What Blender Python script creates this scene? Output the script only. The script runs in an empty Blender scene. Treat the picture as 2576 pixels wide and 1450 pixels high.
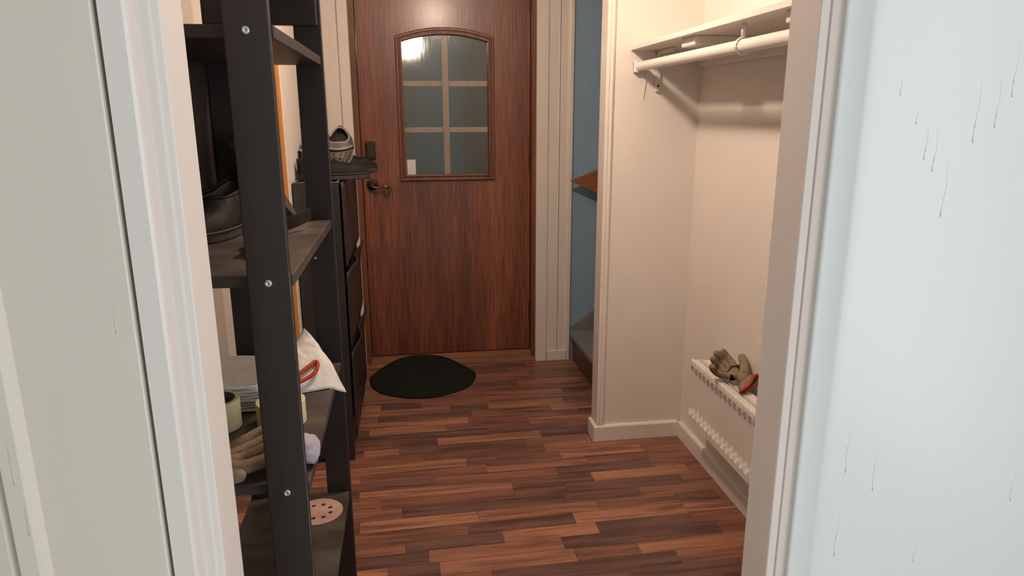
import bpy, bmesh, math, random
from mathutils import Vector, Matrix, noise
random.seed(7)
C = bpy.context.scene.collection
SC = bpy.context.scene

# ------------------------------------------------------------------ camera
def setup_camera():
    f, pitch, yaw, roll = 1762.13, 14.072, 8.376, -0.165
    a, b, c = map(math.radians, (pitch, yaw, roll))
    fwd = Vector((math.sin(b)*math.cos(a), math.cos(b)*math.cos(a), -math.sin(a)))
    r0 = Vector((math.cos(b), -math.sin(b), 0)); u0 = r0.cross(fwd)
    r = r0*math.cos(c) + u0*math.sin(c); u = -r0*math.sin(c) + u0*math.cos(c)
    cd = bpy.data.cameras.new('camera'); co = bpy.data.objects.new('camera', cd); C.objects.link(co)
    cd.sensor_width = 36; cd.lens = f*36/2576; cd.clip_start = 0.02
    m = Matrix((r, u, -fwd)).transposed().to_4x4(); m.translation = Vector((0, 0, 1.3))
    co.matrix_world = m; SC.camera = co
setup_camera()

# ------------------------------------------------------------------ world, lights, exposure
LAMP = Vector((0.22, 1.95, 1.98)); LAMP_STRENGTH = 345; DIFFUSER_STRENGTH = 610; LAMP_COLOR = (1.0, 0.765, 0.595)
DAY_POWER = 30; DAY_COLOR = (0.975, 0.99, 1.0)
w = bpy.data.worlds.new('world'); SC.world = w; w.use_nodes = True
w.node_tree.nodes['Background'].inputs[0].default_value = (0.75, 0.86, 1, 1)
w.node_tree.nodes['Background'].inputs[1].default_value = 0.6
SC.view_settings.view_transform = 'Standard'; SC.view_settings.look = 'None'
SC.view_settings.exposure = 0.0; SC.view_settings.gamma = 1.0; SC.view_settings.use_curve_mapping = False
ld = bpy.data.lights.new('window_daylight', 'AREA'); ld.shape = 'RECTANGLE'; ld.size = 1.8; ld.size_y = 1.4
ld.energy = DAY_POWER; ld.color = DAY_COLOR
lo = bpy.data.objects.new('window_daylight', ld); C.objects.link(lo)
lo.location = (1.655, -0.75, 1.05); lo.rotation_euler = (0, math.radians(90), 0)   # daylight entering the window of the room behind the camera

# ------------------------------------------------------------------ materials
def mat(name, col, rough=0.5, col2=None, scale=(8, 8, 8), bump=0.0, bscale=60, metal=0.0, detail=4, contrast=(0.35, 0.65),
        spec=0.5, coat=0.0, coord='Object', bump_stretch=None, emit=None, strength=0):
    m = bpy.data.materials.new(name); m.use_nodes = True; nt = m.node_tree; N = nt.nodes; L = nt.links
    b = N['Principled BSDF']; b.inputs['Roughness'].default_value = rough; b.inputs['Metallic'].default_value = metal
    b.inputs['Specular IOR Level'].default_value = spec
    b.inputs['Coat Weight'].default_value = coat; b.inputs['Coat Roughness'].default_value = 0.22
    b.inputs['Base Color'].default_value = (*col, 1)
    tc = N.new('ShaderNodeTexCoord')
    if col2 is not None:
        mp = N.new('ShaderNodeMapping'); mp.inputs['Scale'].default_value = scale; L.new(tc.outputs[coord], mp.inputs[0])
        n = N.new('ShaderNodeTexNoise'); n.inputs['Scale'].default_value = 1; n.inputs['Detail'].default_value = detail; L.new(mp.outputs[0], n.inputs[0])
        r = N.new('ShaderNodeValToRGB'); r.color_ramp.elements[0].position = contrast[0]; r.color_ramp.elements[1].position = contrast[1]
        r.color_ramp.elements[0].color = (*col, 1); r.color_ramp.elements[1].color = (*col2, 1)
        L.new(n.outputs[0], r.inputs[0]); L.new(r.outputs[0], b.inputs['Base Color'])
    if bump:
        mp2 = N.new('ShaderNodeMapping'); mp2.inputs['Scale'].default_value = bump_stretch or (1, 1, 1); L.new(tc.outputs[coord], mp2.inputs[0])
        n2 = N.new('ShaderNodeTexNoise'); n2.inputs['Scale'].default_value = bscale; n2.inputs['Detail'].default_value = 3; L.new(mp2.outputs[0], n2.inputs[0])
        bp = N.new('ShaderNodeBump'); bp.inputs['Strength'].default_value = bump; bp.inputs['Distance'].default_value = 0.01
        L.new(n2.outputs[0], bp.inputs['Height']); L.new(bp.outputs[0], b.inputs['Normal'])
    if emit:
        b.inputs['Emission Color'].default_value = (*emit, 1); b.inputs['Emission Strength'].default_value = strength
    return m

M = {}
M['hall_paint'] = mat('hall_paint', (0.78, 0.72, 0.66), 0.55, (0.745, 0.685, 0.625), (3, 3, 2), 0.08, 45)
M['recess_shaded_paint'] = mat('recess_shaded_paint', (0.40, 0.37, 0.33), 0.6, (0.37, 0.34, 0.30), (3, 3, 2), 0.08, 45)  # hall paint darkened: the recess wall's shade is put into the colour
M['crumb'] = mat('crumb', (0.5, 0.45, 0.4), 0.9)
M['edge_glint_wear'] = mat('edge_glint_wear', (0.15, 0.13, 0.135), 0.5, (0.06, 0.05, 0.05), (90, 90, 25))  # lighter tone for a bevel highlight on a worn edge
M['trim_paint'] = mat('trim_paint', (0.78, 0.725, 0.665), 0.35, (0.74, 0.685, 0.625), (9, 9, 3), 0.05, 30)
M['near_paint'] = mat('near_paint', (0.78, 0.815, 0.80), 0.33, (0.755, 0.795, 0.785), (2, 2, 1), 0.10, 9, bump_stretch=(2.2, 2.2, 0.35))
M['near_trim'] = mat('near_trim', (0.83, 0.785, 0.755), 0.36, (0.81, 0.76, 0.73), (3, 3, 2), 0.04, 25)
M['pink_trim'] = mat('pink_trim', (0.80, 0.72, 0.675), 0.36, (0.78, 0.695, 0.65), (3, 3, 2), 0.04, 25)
M['leaf_paint'] = mat('leaf_paint', (0.80, 0.74, 0.66), 0.38, (0.775, 0.715, 0.635), (3, 3, 1), 0.08, 12, bump_stretch=(1.6, 1.6, 0.5))
M['blue_paint'] = mat('blue_paint', (0.26, 0.385, 0.52), 0.6, (0.235, 0.355, 0.48), (5, 5, 5), 0.10, 70)
M['grey_paint'] = mat('grey_paint', (0.20, 0.205, 0.205), 0.45, (0.17, 0.175, 0.175), (6, 6, 6), 0.05, 40)
M['stair_brown'] = mat('stair_brown', (0.085, 0.042, 0.027), 0.45, (0.06, 0.03, 0.02), (3, 3, 30))
M['ceiling_paint'] = mat('ceiling_paint', (0.88, 0.86, 0.83), 0.8)
M['teak'] = mat('teak', (0.30, 0.125, 0.048), 0.4, (0.22, 0.085, 0.033), (6, 6, 60))
M['pine'] = mat('pine', (0.56, 0.245, 0.065), 0.38, (0.48, 0.195, 0.05), (40, 40, 2))
M['frame_wood'] = mat('frame_wood', (0.225, 0.082, 0.040), 0.38, (0.13, 0.046, 0.026), (40, 40, 1.6))
M['sill_wood'] = mat('sill_wood', (0.26, 0.105, 0.05), 0.45, (0.16, 0.06, 0.03), (2, 30, 30))
M['black_stain'] = mat('black_stain', (0.020, 0.0128, 0.0115), 0.45, (0.026, 0.0175, 0.0155), (30, 30, 2), 0.03, 120)
M['dusty_stain'] = mat('dusty_stain', (0.030, 0.021, 0.018), 0.5, (0.085, 0.070, 0.058), (9, 14, 9), contrast=(0.38, 0.72))
M['black_plastic'] = mat('black_plastic', (0.022, 0.018, 0.017), 0.45, (0.032, 0.027, 0.025), (6, 6, 6), 0.03, 80)
M['zinc'] = mat('zinc', (0.62, 0.64, 0.66), 0.3, metal=0.9)
M['brass'] = mat('brass', (0.23, 0.155, 0.07), 0.38, (0.12, 0.075, 0.035), (60, 60, 60), metal=0.85)
M['dark_brass'] = mat('dark_brass', (0.035, 0.024, 0.016), 0.5, (0.06, 0.04, 0.022), (50, 50, 50), metal=0.5)
M['mat_black'] = mat('mat_black', (0.013, 0.0155, 0.0125), 0.95, (0.022, 0.025, 0.020), (120, 120, 120), 0.6, 260, spec=0.1)
M['white_metal'] = mat('white_metal', (0.74, 0.70, 0.645), 0.38, (0.70, 0.66, 0.60), (6, 6, 6), 0.02, 40)
M['black_leather'] = mat('black_leather', (0.007, 0.006, 0.0055), 0.7, (0.016, 0.014, 0.012), (22, 22, 22), 0.3, 60, spec=0.2)
M['brown_lining'] = mat('brown_lining', (0.20, 0.11, 0.06), 0.55, (0.14, 0.075, 0.04), (20, 20, 20))
M['dark_rubber'] = mat('dark_rubber', (0.020, 0.0175, 0.015), 0.72, (0.036, 0.031, 0.026), (25, 25, 25), 0.15, 60)
M['grey_foam'] = mat('grey_foam', (0.060, 0.053, 0.048), 0.6, (0.105, 0.093, 0.085), (25, 25, 25), 0.1, 90)
M['dark_foam'] = mat('dark_foam', (0.010, 0.009, 0.009), 0.7)
M['strap_grey'] = mat('strap_grey', (0.19, 0.165, 0.15), 0.5, (0.25, 0.22, 0.20), (30, 30, 30))
M['paper'] = mat('paper', (0.66, 0.635, 0.60), 0.85, (0.58, 0.555, 0.525), (14, 14, 14), 0.35, 55, spec=0.2)
M['paper_cool'] = mat('paper_cool', (0.74, 0.73, 0.70), 0.85, (0.66, 0.65, 0.62), (14, 14, 40), 0.35, 55, spec=0.2)
M['tape'] = mat('tape', (0.66, 0.62, 0.37), 0.55, (0.61, 0.57, 0.33), (10, 10, 90))
M['tape_core'] = mat('tape_core', (0.20, 0.185, 0.24), 0.6, (0.12, 0.11, 0.15), (40, 40, 8))
M['lilac'] = mat('lilac', (0.43, 0.385, 0.45), 0.8, (0.37, 0.33, 0.40), (20, 20, 20), 0.2, 50, spec=0.2)
M['glove_hide'] = mat('glove_hide', (0.29, 0.21, 0.14), 0.85, (0.165, 0.115, 0.075), (24, 24, 24), 0.3, 90, spec=0.2)
M['red_hem'] = mat('red_hem', (0.42, 0.055, 0.035), 0.75, (0.33, 0.04, 0.028), (60, 60, 60), 0.3, 200, spec=0.2)
M['sand_disc'] = mat('sand_disc', (0.52, 0.345, 0.28), 0.85, (0.42, 0.26, 0.21), (16, 16, 16), 0.2, 400, spec=0.2)
M['white_card'] = mat('white_card', (0.74, 0.73, 0.68), 0.6)
M['bulb'] = mat('bulb', (1, 0.9, 0.8), 0.5, emit=LAMP_COLOR, strength=LAMP_STRENGTH)
M['lamp_white'] = mat('lamp_white', (0.7, 0.68, 0.64), 0.4)
M['muntin'] = mat('muntin', (0.62, 0.46, 0.34), 0.5, (0.52, 0.38, 0.27), (30, 30, 3))
M['porch_taupe'] = mat('porch_taupe', (0.56, 0.53, 0.48), 0.7)
M['reflection_blue'] = mat('reflection_blue', (0.50, 0.62, 0.72), 0.6, (0.44, 0.56, 0.66), (2, 2, 2))
M['bounce_floor'] = mat('bounce_floor', (0.62, 0.60, 0.56), 0.6, (0.56, 0.54, 0.50), (2, 20, 2))
M['concrete'] = mat('concrete', (0.3, 0.29, 0.27), 0.8)

def door_veneer():
    m = mat('door_veneer', (0.1, 0.04, 0.02), 0.36, spec=0.5, coat=0.5)
    nt = m.node_tree; N = nt.nodes; L = nt.links; b = N['Principled BSDF']; tc = N.new('ShaderNodeTexCoord')
    def nz(scale, det, sx):
        mp = N.new('ShaderNodeMapping'); mp.inputs['Scale'].default_value = sx; L.new(tc.outputs['Object'], mp.inputs[0])
        n = N.new('ShaderNodeTexNoise'); n.inputs['Scale'].default_value = scale; n.inputs['Detail'].default_value = det
        n.inputs['Distortion'].default_value = 0.4; L.new(mp.outputs[0], n.inputs[0]); return n
    n1 = nz(1, 3, (7, 7, 0.55)); n2 = nz(1, 3, (170, 170, 5))
    r1 = N.new('ShaderNodeValToRGB'); r1.color_ramp.elements[0].position = 0.30; r1.color_ramp.elements[1].position = 0.72
    r1.color_ramp.elements[0].color = (0.130, 0.037, 0.022, 1); r1.color_ramp.elements[1].color = (0.315, 0.106, 0.050, 1)
    L.new(n1.outputs[0], r1.inputs[0])
    r2 = N.new('ShaderNodeValToRGB'); r2.color_ramp.elements[0].position = 0.36; r2.color_ramp.elements[1].position = 0.60
    r2.color_ramp.elements[0].color = (0.50, 0.46, 0.44, 1); r2.color_ramp.elements[1].color = (1, 1, 1, 1)
    L.new(n2.outputs[0], r2.inputs[0])
    mx = N.new('ShaderNodeMix'); mx.data_type = 'RGBA'; mx.blend_type = 'MULTIPLY'; mx.inputs[0].default_value = 1
    L.new(r1.outputs[0], mx.inputs[6]); L.new(r2.outputs[0], mx.inputs[7]); L.new(mx.outputs[2], b.inputs['Base Color'])
    bp = N.new('ShaderNodeBump'); bp.inputs['Strength'].default_value = 0.16; bp.inputs['Distance'].default_value = 0.003
    L.new(n2.outputs[0], bp.inputs['Height']); L.new(bp.outputs[0], b.inputs['Normal'])
    return m
M['door_veneer'] = door_veneer()

def glass():
    m = mat('ribbed_glass', (0.95, 0.95, 0.93), 0.15); nt = m.node_tree; N = nt.nodes; L = nt.links; b = N['Principled BSDF']
    b.inputs['Transmission Weight'].default_value = 1; b.inputs['IOR'].default_value = 1.5
    tc = N.new('ShaderNodeTexCoord'); mp = N.new('ShaderNodeMapping'); mp.inputs['Scale'].default_value = (90, 90, 9); L.new(tc.outputs['Object'], mp.inputs[0])
    n = N.new('ShaderNodeTexNoise'); n.inputs['Scale'].default_value = 1; n.inputs['Detail'].default_value = 2; L.new(mp.outputs[0], n.inputs[0])
    bp = N.new('ShaderNodeBump'); bp.inputs['Strength'].default_value = 0.25; bp.inputs['Distance'].default_value = 0.003
    L.new(n.outputs[0], bp.inputs['Height']); L.new(bp.outputs[0], b.inputs['Normal'])
    return m
M['ribbed_glass'] = glass()

def strip_mat():
    m = mat('laminate', (0.2, 0.08, 0.05), 0.36, spec=0.45); nt = m.node_tree; N = nt.nodes; L = nt.links; b = N['Principled BSDF']
    oi = N.new('ShaderNodeObjectInfo'); tc = N.new('ShaderNodeTexCoord')
    mul = N.new('ShaderNodeVectorMath'); mul.operation = 'SCALE'; L.new(oi.outputs['Random'], mul.inputs['Scale']); mul.inputs[0].default_value = (37, 53, 11)
    geo = N.new('ShaderNodeNewGeometry')
    add = N.new('ShaderNodeVectorMath'); L.new(geo.outputs['Position'], add.inputs[0]); L.new(mul.outputs[0], add.inputs[1])
    def nz(sc, det):
        mp = N.new('ShaderNodeMapping'); mp.inputs['Scale'].default_value = sc; L.new(add.outputs[0], mp.inputs[0])
        n = N.new('ShaderNodeTexNoise'); n.inputs['Scale'].default_value = 1; n.inputs['Detail'].default_value = det; n.inputs['Distortion'].default_value = 0.6
        L.new(mp.outputs[0], n.inputs[0]); return n
    n1 = nz((3.0, 42, 5), 3); n2 = nz((9, 240, 5), 2)
    r1 = N.new('ShaderNodeValToRGB'); r1.color_ramp.elements[0].position = 0.33; r1.color_ramp.elements[1].position = 0.58
    r1.color_ramp.elements[0].color = (0.44, 0.42, 0.42, 1); r1.color_ramp.elements[1].color = (1.06, 1.05, 1.05, 1); L.new(n1.outputs[0], r1.inputs[0])
    r2 = N.new('ShaderNodeValToRGB'); r2.color_ramp.elements[0].position = 0.35; r2.color_ramp.elements[1].position = 0.6
    r2.color_ramp.elements[0].color = (0.82, 0.80, 0.80, 1); r2.color_ramp.elements[1].color = (1, 1, 1, 1); L.new(n2.outputs[0], r2.inputs[0])
    a = N.new('ShaderNodeMix'); a.data_type = 'RGBA'; a.blend_type = 'MULTIPLY'; a.inputs[0].default_value = 1
    L.new(oi.outputs['Color'], a.inputs[6]); L.new(r1.outputs[0], a.inputs[7])
    c = N.new('ShaderNodeMix'); c.data_type = 'RGBA'; c.blend_type = 'MULTIPLY'; c.inputs[0].default_value = 1
    L.new(a.outputs[2], c.inputs[6]); L.new(r2.outputs[0], c.inputs[7]); L.new(c.outputs[2], b.inputs['Base Color'])
    return m
M['laminate'] = strip_mat()

# ------------------------------------------------------------------ builders
WL = {}          # world location of every object built here
def tag(o, label=None, cat=None, group=None, kind=None):
    if label: o['label'] = label
    if cat: o['category'] = cat
    if group: o['group'] = group
    if kind: o['kind'] = kind
    return o
def empty(name, loc, label, cat, group=None, kind=None):
    o = bpy.data.objects.new(name, None); o.empty_display_size = 0.05; C.objects.link(o); o.location = loc; WL[o.name] = Vector(loc)
    return tag(o, label, cat, group, kind)
def obj(name, bm, m, parent=None, smooth=False, loc=None):
    """bm is in world coordinates; the object's origin sits at its parent's (or at loc / the base of its own box)."""
    bm.normal_update()
    if loc is None:
        if parent is not None: loc = WL[parent.name]
        else:
            xs = [v.co for v in bm.verts]
            loc = Vector((sum(v.x for v in xs)/len(xs), sum(v.y for v in xs)/len(xs), min(v.z for v in xs)))
    loc = Vector(loc)
    bmesh.ops.translate(bm, verts=bm.verts, vec=-loc)
    me = bpy.data.meshes.new(name); bm.to_mesh(me); bm.free(); me.materials.append(M[m] if isinstance(m, str) else m)
    if smooth:
        for p in me.polygons: p.use_smooth = True
        if smooth == 'auto': me.set_sharp_from_angle(angle=math.radians(38))
    o = bpy.data.objects.new(name, me); C.objects.link(o)
    if parent is not None:
        o.parent = parent; o.location = loc - WL[parent.name]
    else: o.location = loc
    WL[o.name] = loc
    return o
def mods(o, *ms):
    for k in ms:
        if k[0] == 'sub': d = o.modifiers.new('subdivision', 'SUBSURF'); d.levels = k[1]; d.render_levels = k[1]
        if k[0] == 'solid': d = o.modifiers.new('thickness', 'SOLIDIFY'); d.thickness = k[1]; d.offset = k[2] if len(k) > 2 else 0
        if k[0] == 'bevel': d = o.modifiers.new('bevel', 'BEVEL'); d.width = k[1]; d.segments = k[2] if len(k) > 2 else 2; d.limit_method = 'ANGLE'
    return o
def add_box(bm, x0, x1, y0, y1, z0, z1, bev=0.0, seg=2):
    r = bmesh.ops.create_cube(bm, size=1); vs = r['verts']
    for v in vs: v.co = Vector(((x0+x1)/2 + v.co.x*(x1-x0), (y0+y1)/2 + v.co.y*(y1-y0), (z0+z1)/2 + v.co.z*(z1-z0)))
    if bev: 
        es = list({e for v in vs for e in v.link_edges})
        bmesh.ops.bevel(bm, geom=es, offset=bev, segments=seg, affect='EDGES', profile=0.5)
    return bm
def box(x0, x1, y0, y1, z0, z1, bev=0.0, seg=2): return add_box(bmesh.new(), x0, x1, y0, y1, z0, z1, bev, seg)
def boxes(*bs):
    bm = bmesh.new()
    for b in bs: add_box(bm, *b)
    return bm
def add_prism(bm, pts, axis, a, b):
    """polygon pts (2D) extruded along axis from a to b; the 2D order is the remaining axes in xyz order"""
    def P(p, t):
        if axis == 'z': return (p[0], p[1], t)
        if axis == 'y': return (p[0], t, p[1])
        return (t, p[0], p[1])
    v0 = [bm.verts.new(P(p, a)) for p in pts]; v1 = [bm.verts.new(P(p, b)) for p in pts]
    n = len(pts)
    bm.faces.new(v0); bm.faces.new(v1[::-1])
    for i in range(n): bm.faces.new((v0[i], v1[i], v1[(i+1) % n], v0[(i+1) % n]))
    bmesh.ops.recalc_face_normals(bm, faces=bm.faces)
    return bm
def prism(pts, axis, a, b): return add_prism(bmesh.new(), pts, axis, a, b)
def add_tube(bm, pts, r, seg=12, closed=False, flat=None):
    pts = [Vector(p) for p in pts]; n = len(pts); rings = []
    up = Vector((0, 0, 1))
    for i, p in enumerate(pts):
        if closed: t = pts[(i+1) % n] - pts[i-1]
        else: t = pts[min(i+1, n-1)] - pts[max(i-1, 0)]
        t.normalize(); s = t.cross(up)
        if s.length < 1e-3: s = t.cross(Vector((1, 0, 0)))
        s.normalize(); u = s.cross(t)
        rr = r[i] if isinstance(r, (list, tuple)) else r
        f = flat or 1.0
        rings.append([bm.verts.new(p + s*math.cos(q)*rr + u*math.sin(q)*rr*f) for q in (2*math.pi*k/seg for k in range(seg))])
    m = n if closed else n-1
    for i in range(m):
        A, B = rings[i], rings[(i+1) % n]
        for k in range(seg): bm.faces.new((A[k], A[(k+1) % seg], B[(k+1) % seg], B[k]))
    if not closed: bm.faces.new(rings[0][::-1]); bm.faces.new(rings[-1])
    return bm
def tube(pts, r, seg=12, closed=False, flat=None): return add_tube(bmesh.new(), pts, r, seg, closed, flat)
def add_lathe(bm, prof, mtx=Matrix(), seg=24):
    """prof: list of (radius, height) turned around local z, then moved by mtx"""
    rings = []
    for r, h in prof:
        if r < 1e-6: rings.append([bm.verts.new(mtx @ Vector((0, 0, h)))])
        else: rings.append([bm.verts.new(mtx @ Vector((r*math.cos(2*math.pi*k/seg), r*math.sin(2*math.pi*k/seg), h))) for k in range(seg)])
    for A, B in zip(rings, rings[1:]):
        for k in range(seg):
            a = [A[k % len(A)], A[(k+1) % len(A)], B[(k+1) % len(B)], B[k % len(B)]]
            u = []
            for v in a:
                if v not in u: u.append(v)
            if len(u) > 2: bm.faces.new(u)
    bmesh.ops.recalc_face_normals(bm, faces=bm.faces)
    return bm
def lathe(prof, mtx=Matrix(), seg=24): return add_lathe(bmesh.new(), prof, mtx, seg)
def grid(fn, nu, nv):
    bm = bmesh.new(); V = [[bm.verts.new(fn(i/nu, j/nv)) for j in range(nv+1)] for i in range(nu+1)]
    for i in range(nu):
        for j in range(nv): bm.faces.new((V[i][j], V[i+1][j], V[i+1][j+1], V[i][j+1]))
    return bm
def xform(bm, m): bmesh.ops.transform(bm, matrix=m, verts=bm.verts); return bm
def TR(loc, rx=0, ry=0, rz=0, s=1):
    return Matrix.Translation(loc) @ Matrix.Rotation(math.radians(rz), 4, 'Z') @ Matrix.Rotation(math.radians(ry), 4, 'Y') @ Matrix.Rotation(math.radians(rx), 4, 'X') @ Matrix.Scale(s, 4)
FACE = Matrix.Rotation(math.radians(90), 4, 'X')      # local z -> -y (towards the camera)

def structure(name, bm, m, label, cat, **k): return tag(obj(name, bm, m, **k), label, cat, kind='structure')

# ------------------------------------------------------------------ the setting: floor
ZC = 2.40
floor = structure('floor', box(-0.80, 2.0, 0.94, 3.66, -0.10, -0.010), 'stair_brown',
                  'reddish brown strip laminate floor running across the hallway', 'floor', loc=(0, 0, -0.10))
structure('floor_room', box(-1.6, 1.66, -2.6, 0.94, -0.10, -0.001), 'bounce_floor', 'unseen floor of the room behind the camera, made pale to bounce light', 'floor')  # unseen floor, made pale to bounce daylight onto the lower walls
unit = bpy.data.meshes.new('plank'); ub = box(-0.5, 0.5, -0.5, 0.5, -0.5, 0.5); ub.to_mesh(unit); ub.free(); unit.materials.append(M['laminate'])
LIGHT = [(0.40, 0.185, 0.112), (0.36, 0.165, 0.103), (0.33, 0.148, 0.094)]
MID = [(0.265, 0.118, 0.080), (0.285, 0.130, 0.087), (0.245, 0.105, 0.072)]
DARK = [(0.175, 0.083, 0.064), (0.195, 0.092, 0.067), (0.165, 0.082, 0.067)]
ROWS = {   # strips that stand out: row -> [(x where the strip ends, tone)]
    0: [(-0.05, 'M'), (0.20, 'M'), (0.764, 'D'), (1.2, 'L')], 1: [(-0.10, 'L'), (0.05, 'D'), (0.46, 'L'), (0.66, 'M'), (1.2, 'L')],
    2: [(0.02, 'D'), (0.434, 'L'), (0.95, 'D'), (1.2, 'M')], 3: [(-0.05, 'M'), (0.256, 'D'), (0.563, 'L'), (0.888, 'D'), (1.2, 'M')],
    4: [(0.15, 'M'), (0.501, 'D'), (0.886, 'L'), (1.2, 'L')], 5: [(-0.196, 'D'), (0.191, 'L'), (0.60, 'L'), (0.885, 'M'), (1.03, 'D'), (1.2, 'M')],
    6: [(-0.06, 'M'), (0.50, 'D'), (0.77, 'D'), (1.2, 'M')], 7: [(-0.13, 'L'), (0.33, 'M'), (0.52, 'D'), (0.95, 'D'), (1.2, 'M')],
    8: [(-0.21, 'D'), (0.33, 'L'), (0.63, 'D'), (1.0, 'L'), (1.2, 'M')], 9: [(0.06, 'D'), (0.51, 'M'), (0.884, 'D'), (1.2, 'M')],
    10: [(-0.21, 'L'), (0.252, 'M'), (0.64, 'L'), (0.884, 'M'), (1.2, 'M')], 11: [(0.182, 'L'), (0.30, 'D'), (0.55, 'D'), (0.884, 'L'), (1.2, 'L')],
    12: [(0.02, 'M'), (0.50, 'D'), (0.80, 'L'), (1.2, 'M')], 13: [(-0.212, 'M'), (-0.074, 'L'), (0.43, 'D'), (0.70, 'M'), (1.2, 'M')],
    14: [(-0.10, 'M'), (0.079, 'D'), (0.508, 'L'), (1.0, 'D'), (1.2, 'M')], 15: [(0.00, 'D'), (0.30, 'D'), (0.64, 'D'), (1.0, 'M'), (1.2, 'D')],
    16: [(-0.20, 'D'), (0.12, 'L'), (0.48, 'M'), (0.85, 'L'), (1.2, 'M')], 17: [(0.22, 'L'), (0.50, 'M'), (0.72, 'M'), (1.2, 'D')],
    18: [(-0.17, 'M'), (0.24, 'D'), (0.60, 'M'), (1.2, 'L')], 19: [(-0.16, 'L'), (0.15, 'L'), (0.323, 'D'), (0.673, 'L'), (1.2, 'D')],
    20: [(-0.16, 'L'), (0.02, 'D'), (0.34, 'M'), (0.80, 'M'), (1.2, 'M')], 21: [(0.2, 'M'), (0.31, 'M'), (0.70, 'L'), (1.2, 'D')]}
TH = math.atan(0.021); RW = 0.06345
for n in range(-11, 29):
    rng = random.Random(100+n)
    ends = ROWS.get(n)
    if ends is None:
        ends = []; x = -0.66 + rng.uniform(0.1, 0.5)
        while x < 1.3: ends.append((x, rng.choice('LMMDD'))); x += rng.uniform(0.22, 0.52)
        ends.append((1.3, 'M'))
    x0 = -0.66
    for xe, tone in ends:
        xe = min(xe, 1.10)
        if xe - x0 < 0.02: continue
        y0 = 1.709 + RW*(n+0.5) + 0.021*(x0+xe)/2
        o = bpy.data.objects.new('plank', unit); C.objects.link(o); o.parent = floor
        dz = rng.uniform(-0.00015, 0.00015)
        o.location = Vector(((x0+xe)/2, y0, -0.005 + dz)) - WL['floor']; o.rotation_euler = (0, 0, TH)
        o.scale = (xe-x0-0.0008, RW-0.0007, 0.010)
        o.color = (*rng.choice({'L': LIGHT, 'M': MID, 'D': DARK}[tone]), 1)
        x0 = xe

# ------------------------------------------------------------------ the setting: walls
structure('ceiling', box(-1.7, 2.1, -2.7, 3.66, ZC, ZC+0.1), 'ceiling_paint', 'plain white ceiling over the hallway', 'ceiling')
structure('wall_right', box(1.076, 1.20, 0.97, 2.62, -0.1, ZC), 'hall_paint', 'cream painted right wall of the coat alcove', 'wall')
structure('wall_stub', box(0.7225, 1.20, 2.55, 2.622, -0.1, ZC), 'hall_paint', 'short cream wall end between coat alcove and stairs', 'wall')
structure('wall_recess', box(-0.78, -0.645, 0.97, 2.45, -0.1, ZC), 'recess_shaded_paint', 'pale wall of the recess behind the dark shelving unit', 'wall')
structure('wall_left', box(-0.78, -0.40, 2.45, 3.53, -0.1, ZC), 'hall_paint', 'cream left wall carrying the black shoe cabinet', 'wall')
structure('wall_far', boxes((-0.80, -0.247, 3.53, 3.66, -0.1, ZC), (0.643, 0.831, 3.53, 3.66, -0.1, ZC), (-0.247, 0.643, 3.53, 3.66, 2.12, ZC)),
          'hall_paint', 'cream end wall around the brown door', 'wall')
structure('wall_stairs', box(0.831, 2.0, 3.53, 3.66, -0.1, ZC), 'blue_paint', 'blue painted wall beside the stairs', 'wall')
structure('wall_stairwell', boxes((1.9, 2.0, 2.622, 3.53, -0.1, ZC), (1.2, 1.9, 2.55, 2.622, -0.1, ZC)), 'hall_paint', 'cream wall closing the stairwell', 'wall')
# near wall with the doorway the photograph is taken through
nw = bmesh.new()
add_prism(nw, [(-1.6, 0.97), (-1.6, 0.895), (-0.320, 0.895), (-0.320, 0.97)], 'z', -0.1, ZC)
add_prism(nw, [(0.566, 0.97), (0.566, 0.8870), (0.5675, 0.8855), (0.5700, 0.8850), (0.5970, 0.8845), (0.6000, 0.8828), (0.6060, 0.8818), (0.6200, 0.8815), (1.66, 0.8815), (1.66, 0.97)], 'z', -0.1, ZC)
add_box(nw, -0.320, 0.566, 0.89, 0.97, 2.10, ZC)
near_wall = structure('wall_near', nw, 'near_paint', 'bright white painted wall with paint runs right of the doorway', 'wall', smooth='auto')
# paint runs on it
drops = bmesh.new()
for x, z, l in [(0.6825, 1.2835, 0.0208), (0.7018, 1.2356, 0.0478), (0.717, 1.2192, 0.0589), (0.74, 1.1564, 0.0828), (0.7722, 1.2575, 0.0892), (0.8022, 1.2776, 0.063), (0.8209, 1.3183, 0.0769), (0.6535, 1.3208, 0.0203), (0.6904, 0.7318, 0.0746), (0.6403, 0.6216, 0.0918), (0.7811, 0.5958, 0.0441), (0.9376, 0.6923, 0.0573), (0.6409, 0.7664, 0.0729)]:
    k = 8
    pts = [(x + 0.0012*math.sin(i*0.9+z*9), 0.8816, z + l*(1-i/k)) for i in range(k+1)]
    add_tube(drops, pts, [0.0002 + 0.0004*(i/k) for i in range(k)] + [0.0012], 6, flat=1.0)
obj('paint_run', drops, 'near_paint', near_wall, smooth=True)['kind'] = 'stuff'
structure('wall_room_right', boxes((1.66, 1.76, -2.6, -1.5, -0.1, ZC), (1.66, 1.76, 0.0, 0.985, -0.1, ZC), (1.66, 1.76, -1.5, 0.0, -0.1, 0.1), (1.66, 1.76, -1.5, 0.0, 2.10, ZC)),
          'near_paint', 'white side wall of the room behind the camera with its window', 'wall')
structure('wall_room_left', box(-1.7, -1.6, -2.6, 0.985, -0.1, ZC), 'near_paint', 'white left wall of the room behind the camera', 'wall')
structure('wall_room_back', box(-1.7, 1.76, -2.7, -2.6, -0.1, ZC), 'near_paint', 'white back wall of the room behind the camera', 'wall')
win = empty('window_1', (1.70, -0.75, 0.1), 'white window in the room behind the camera', 'window', kind='structure')
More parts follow.
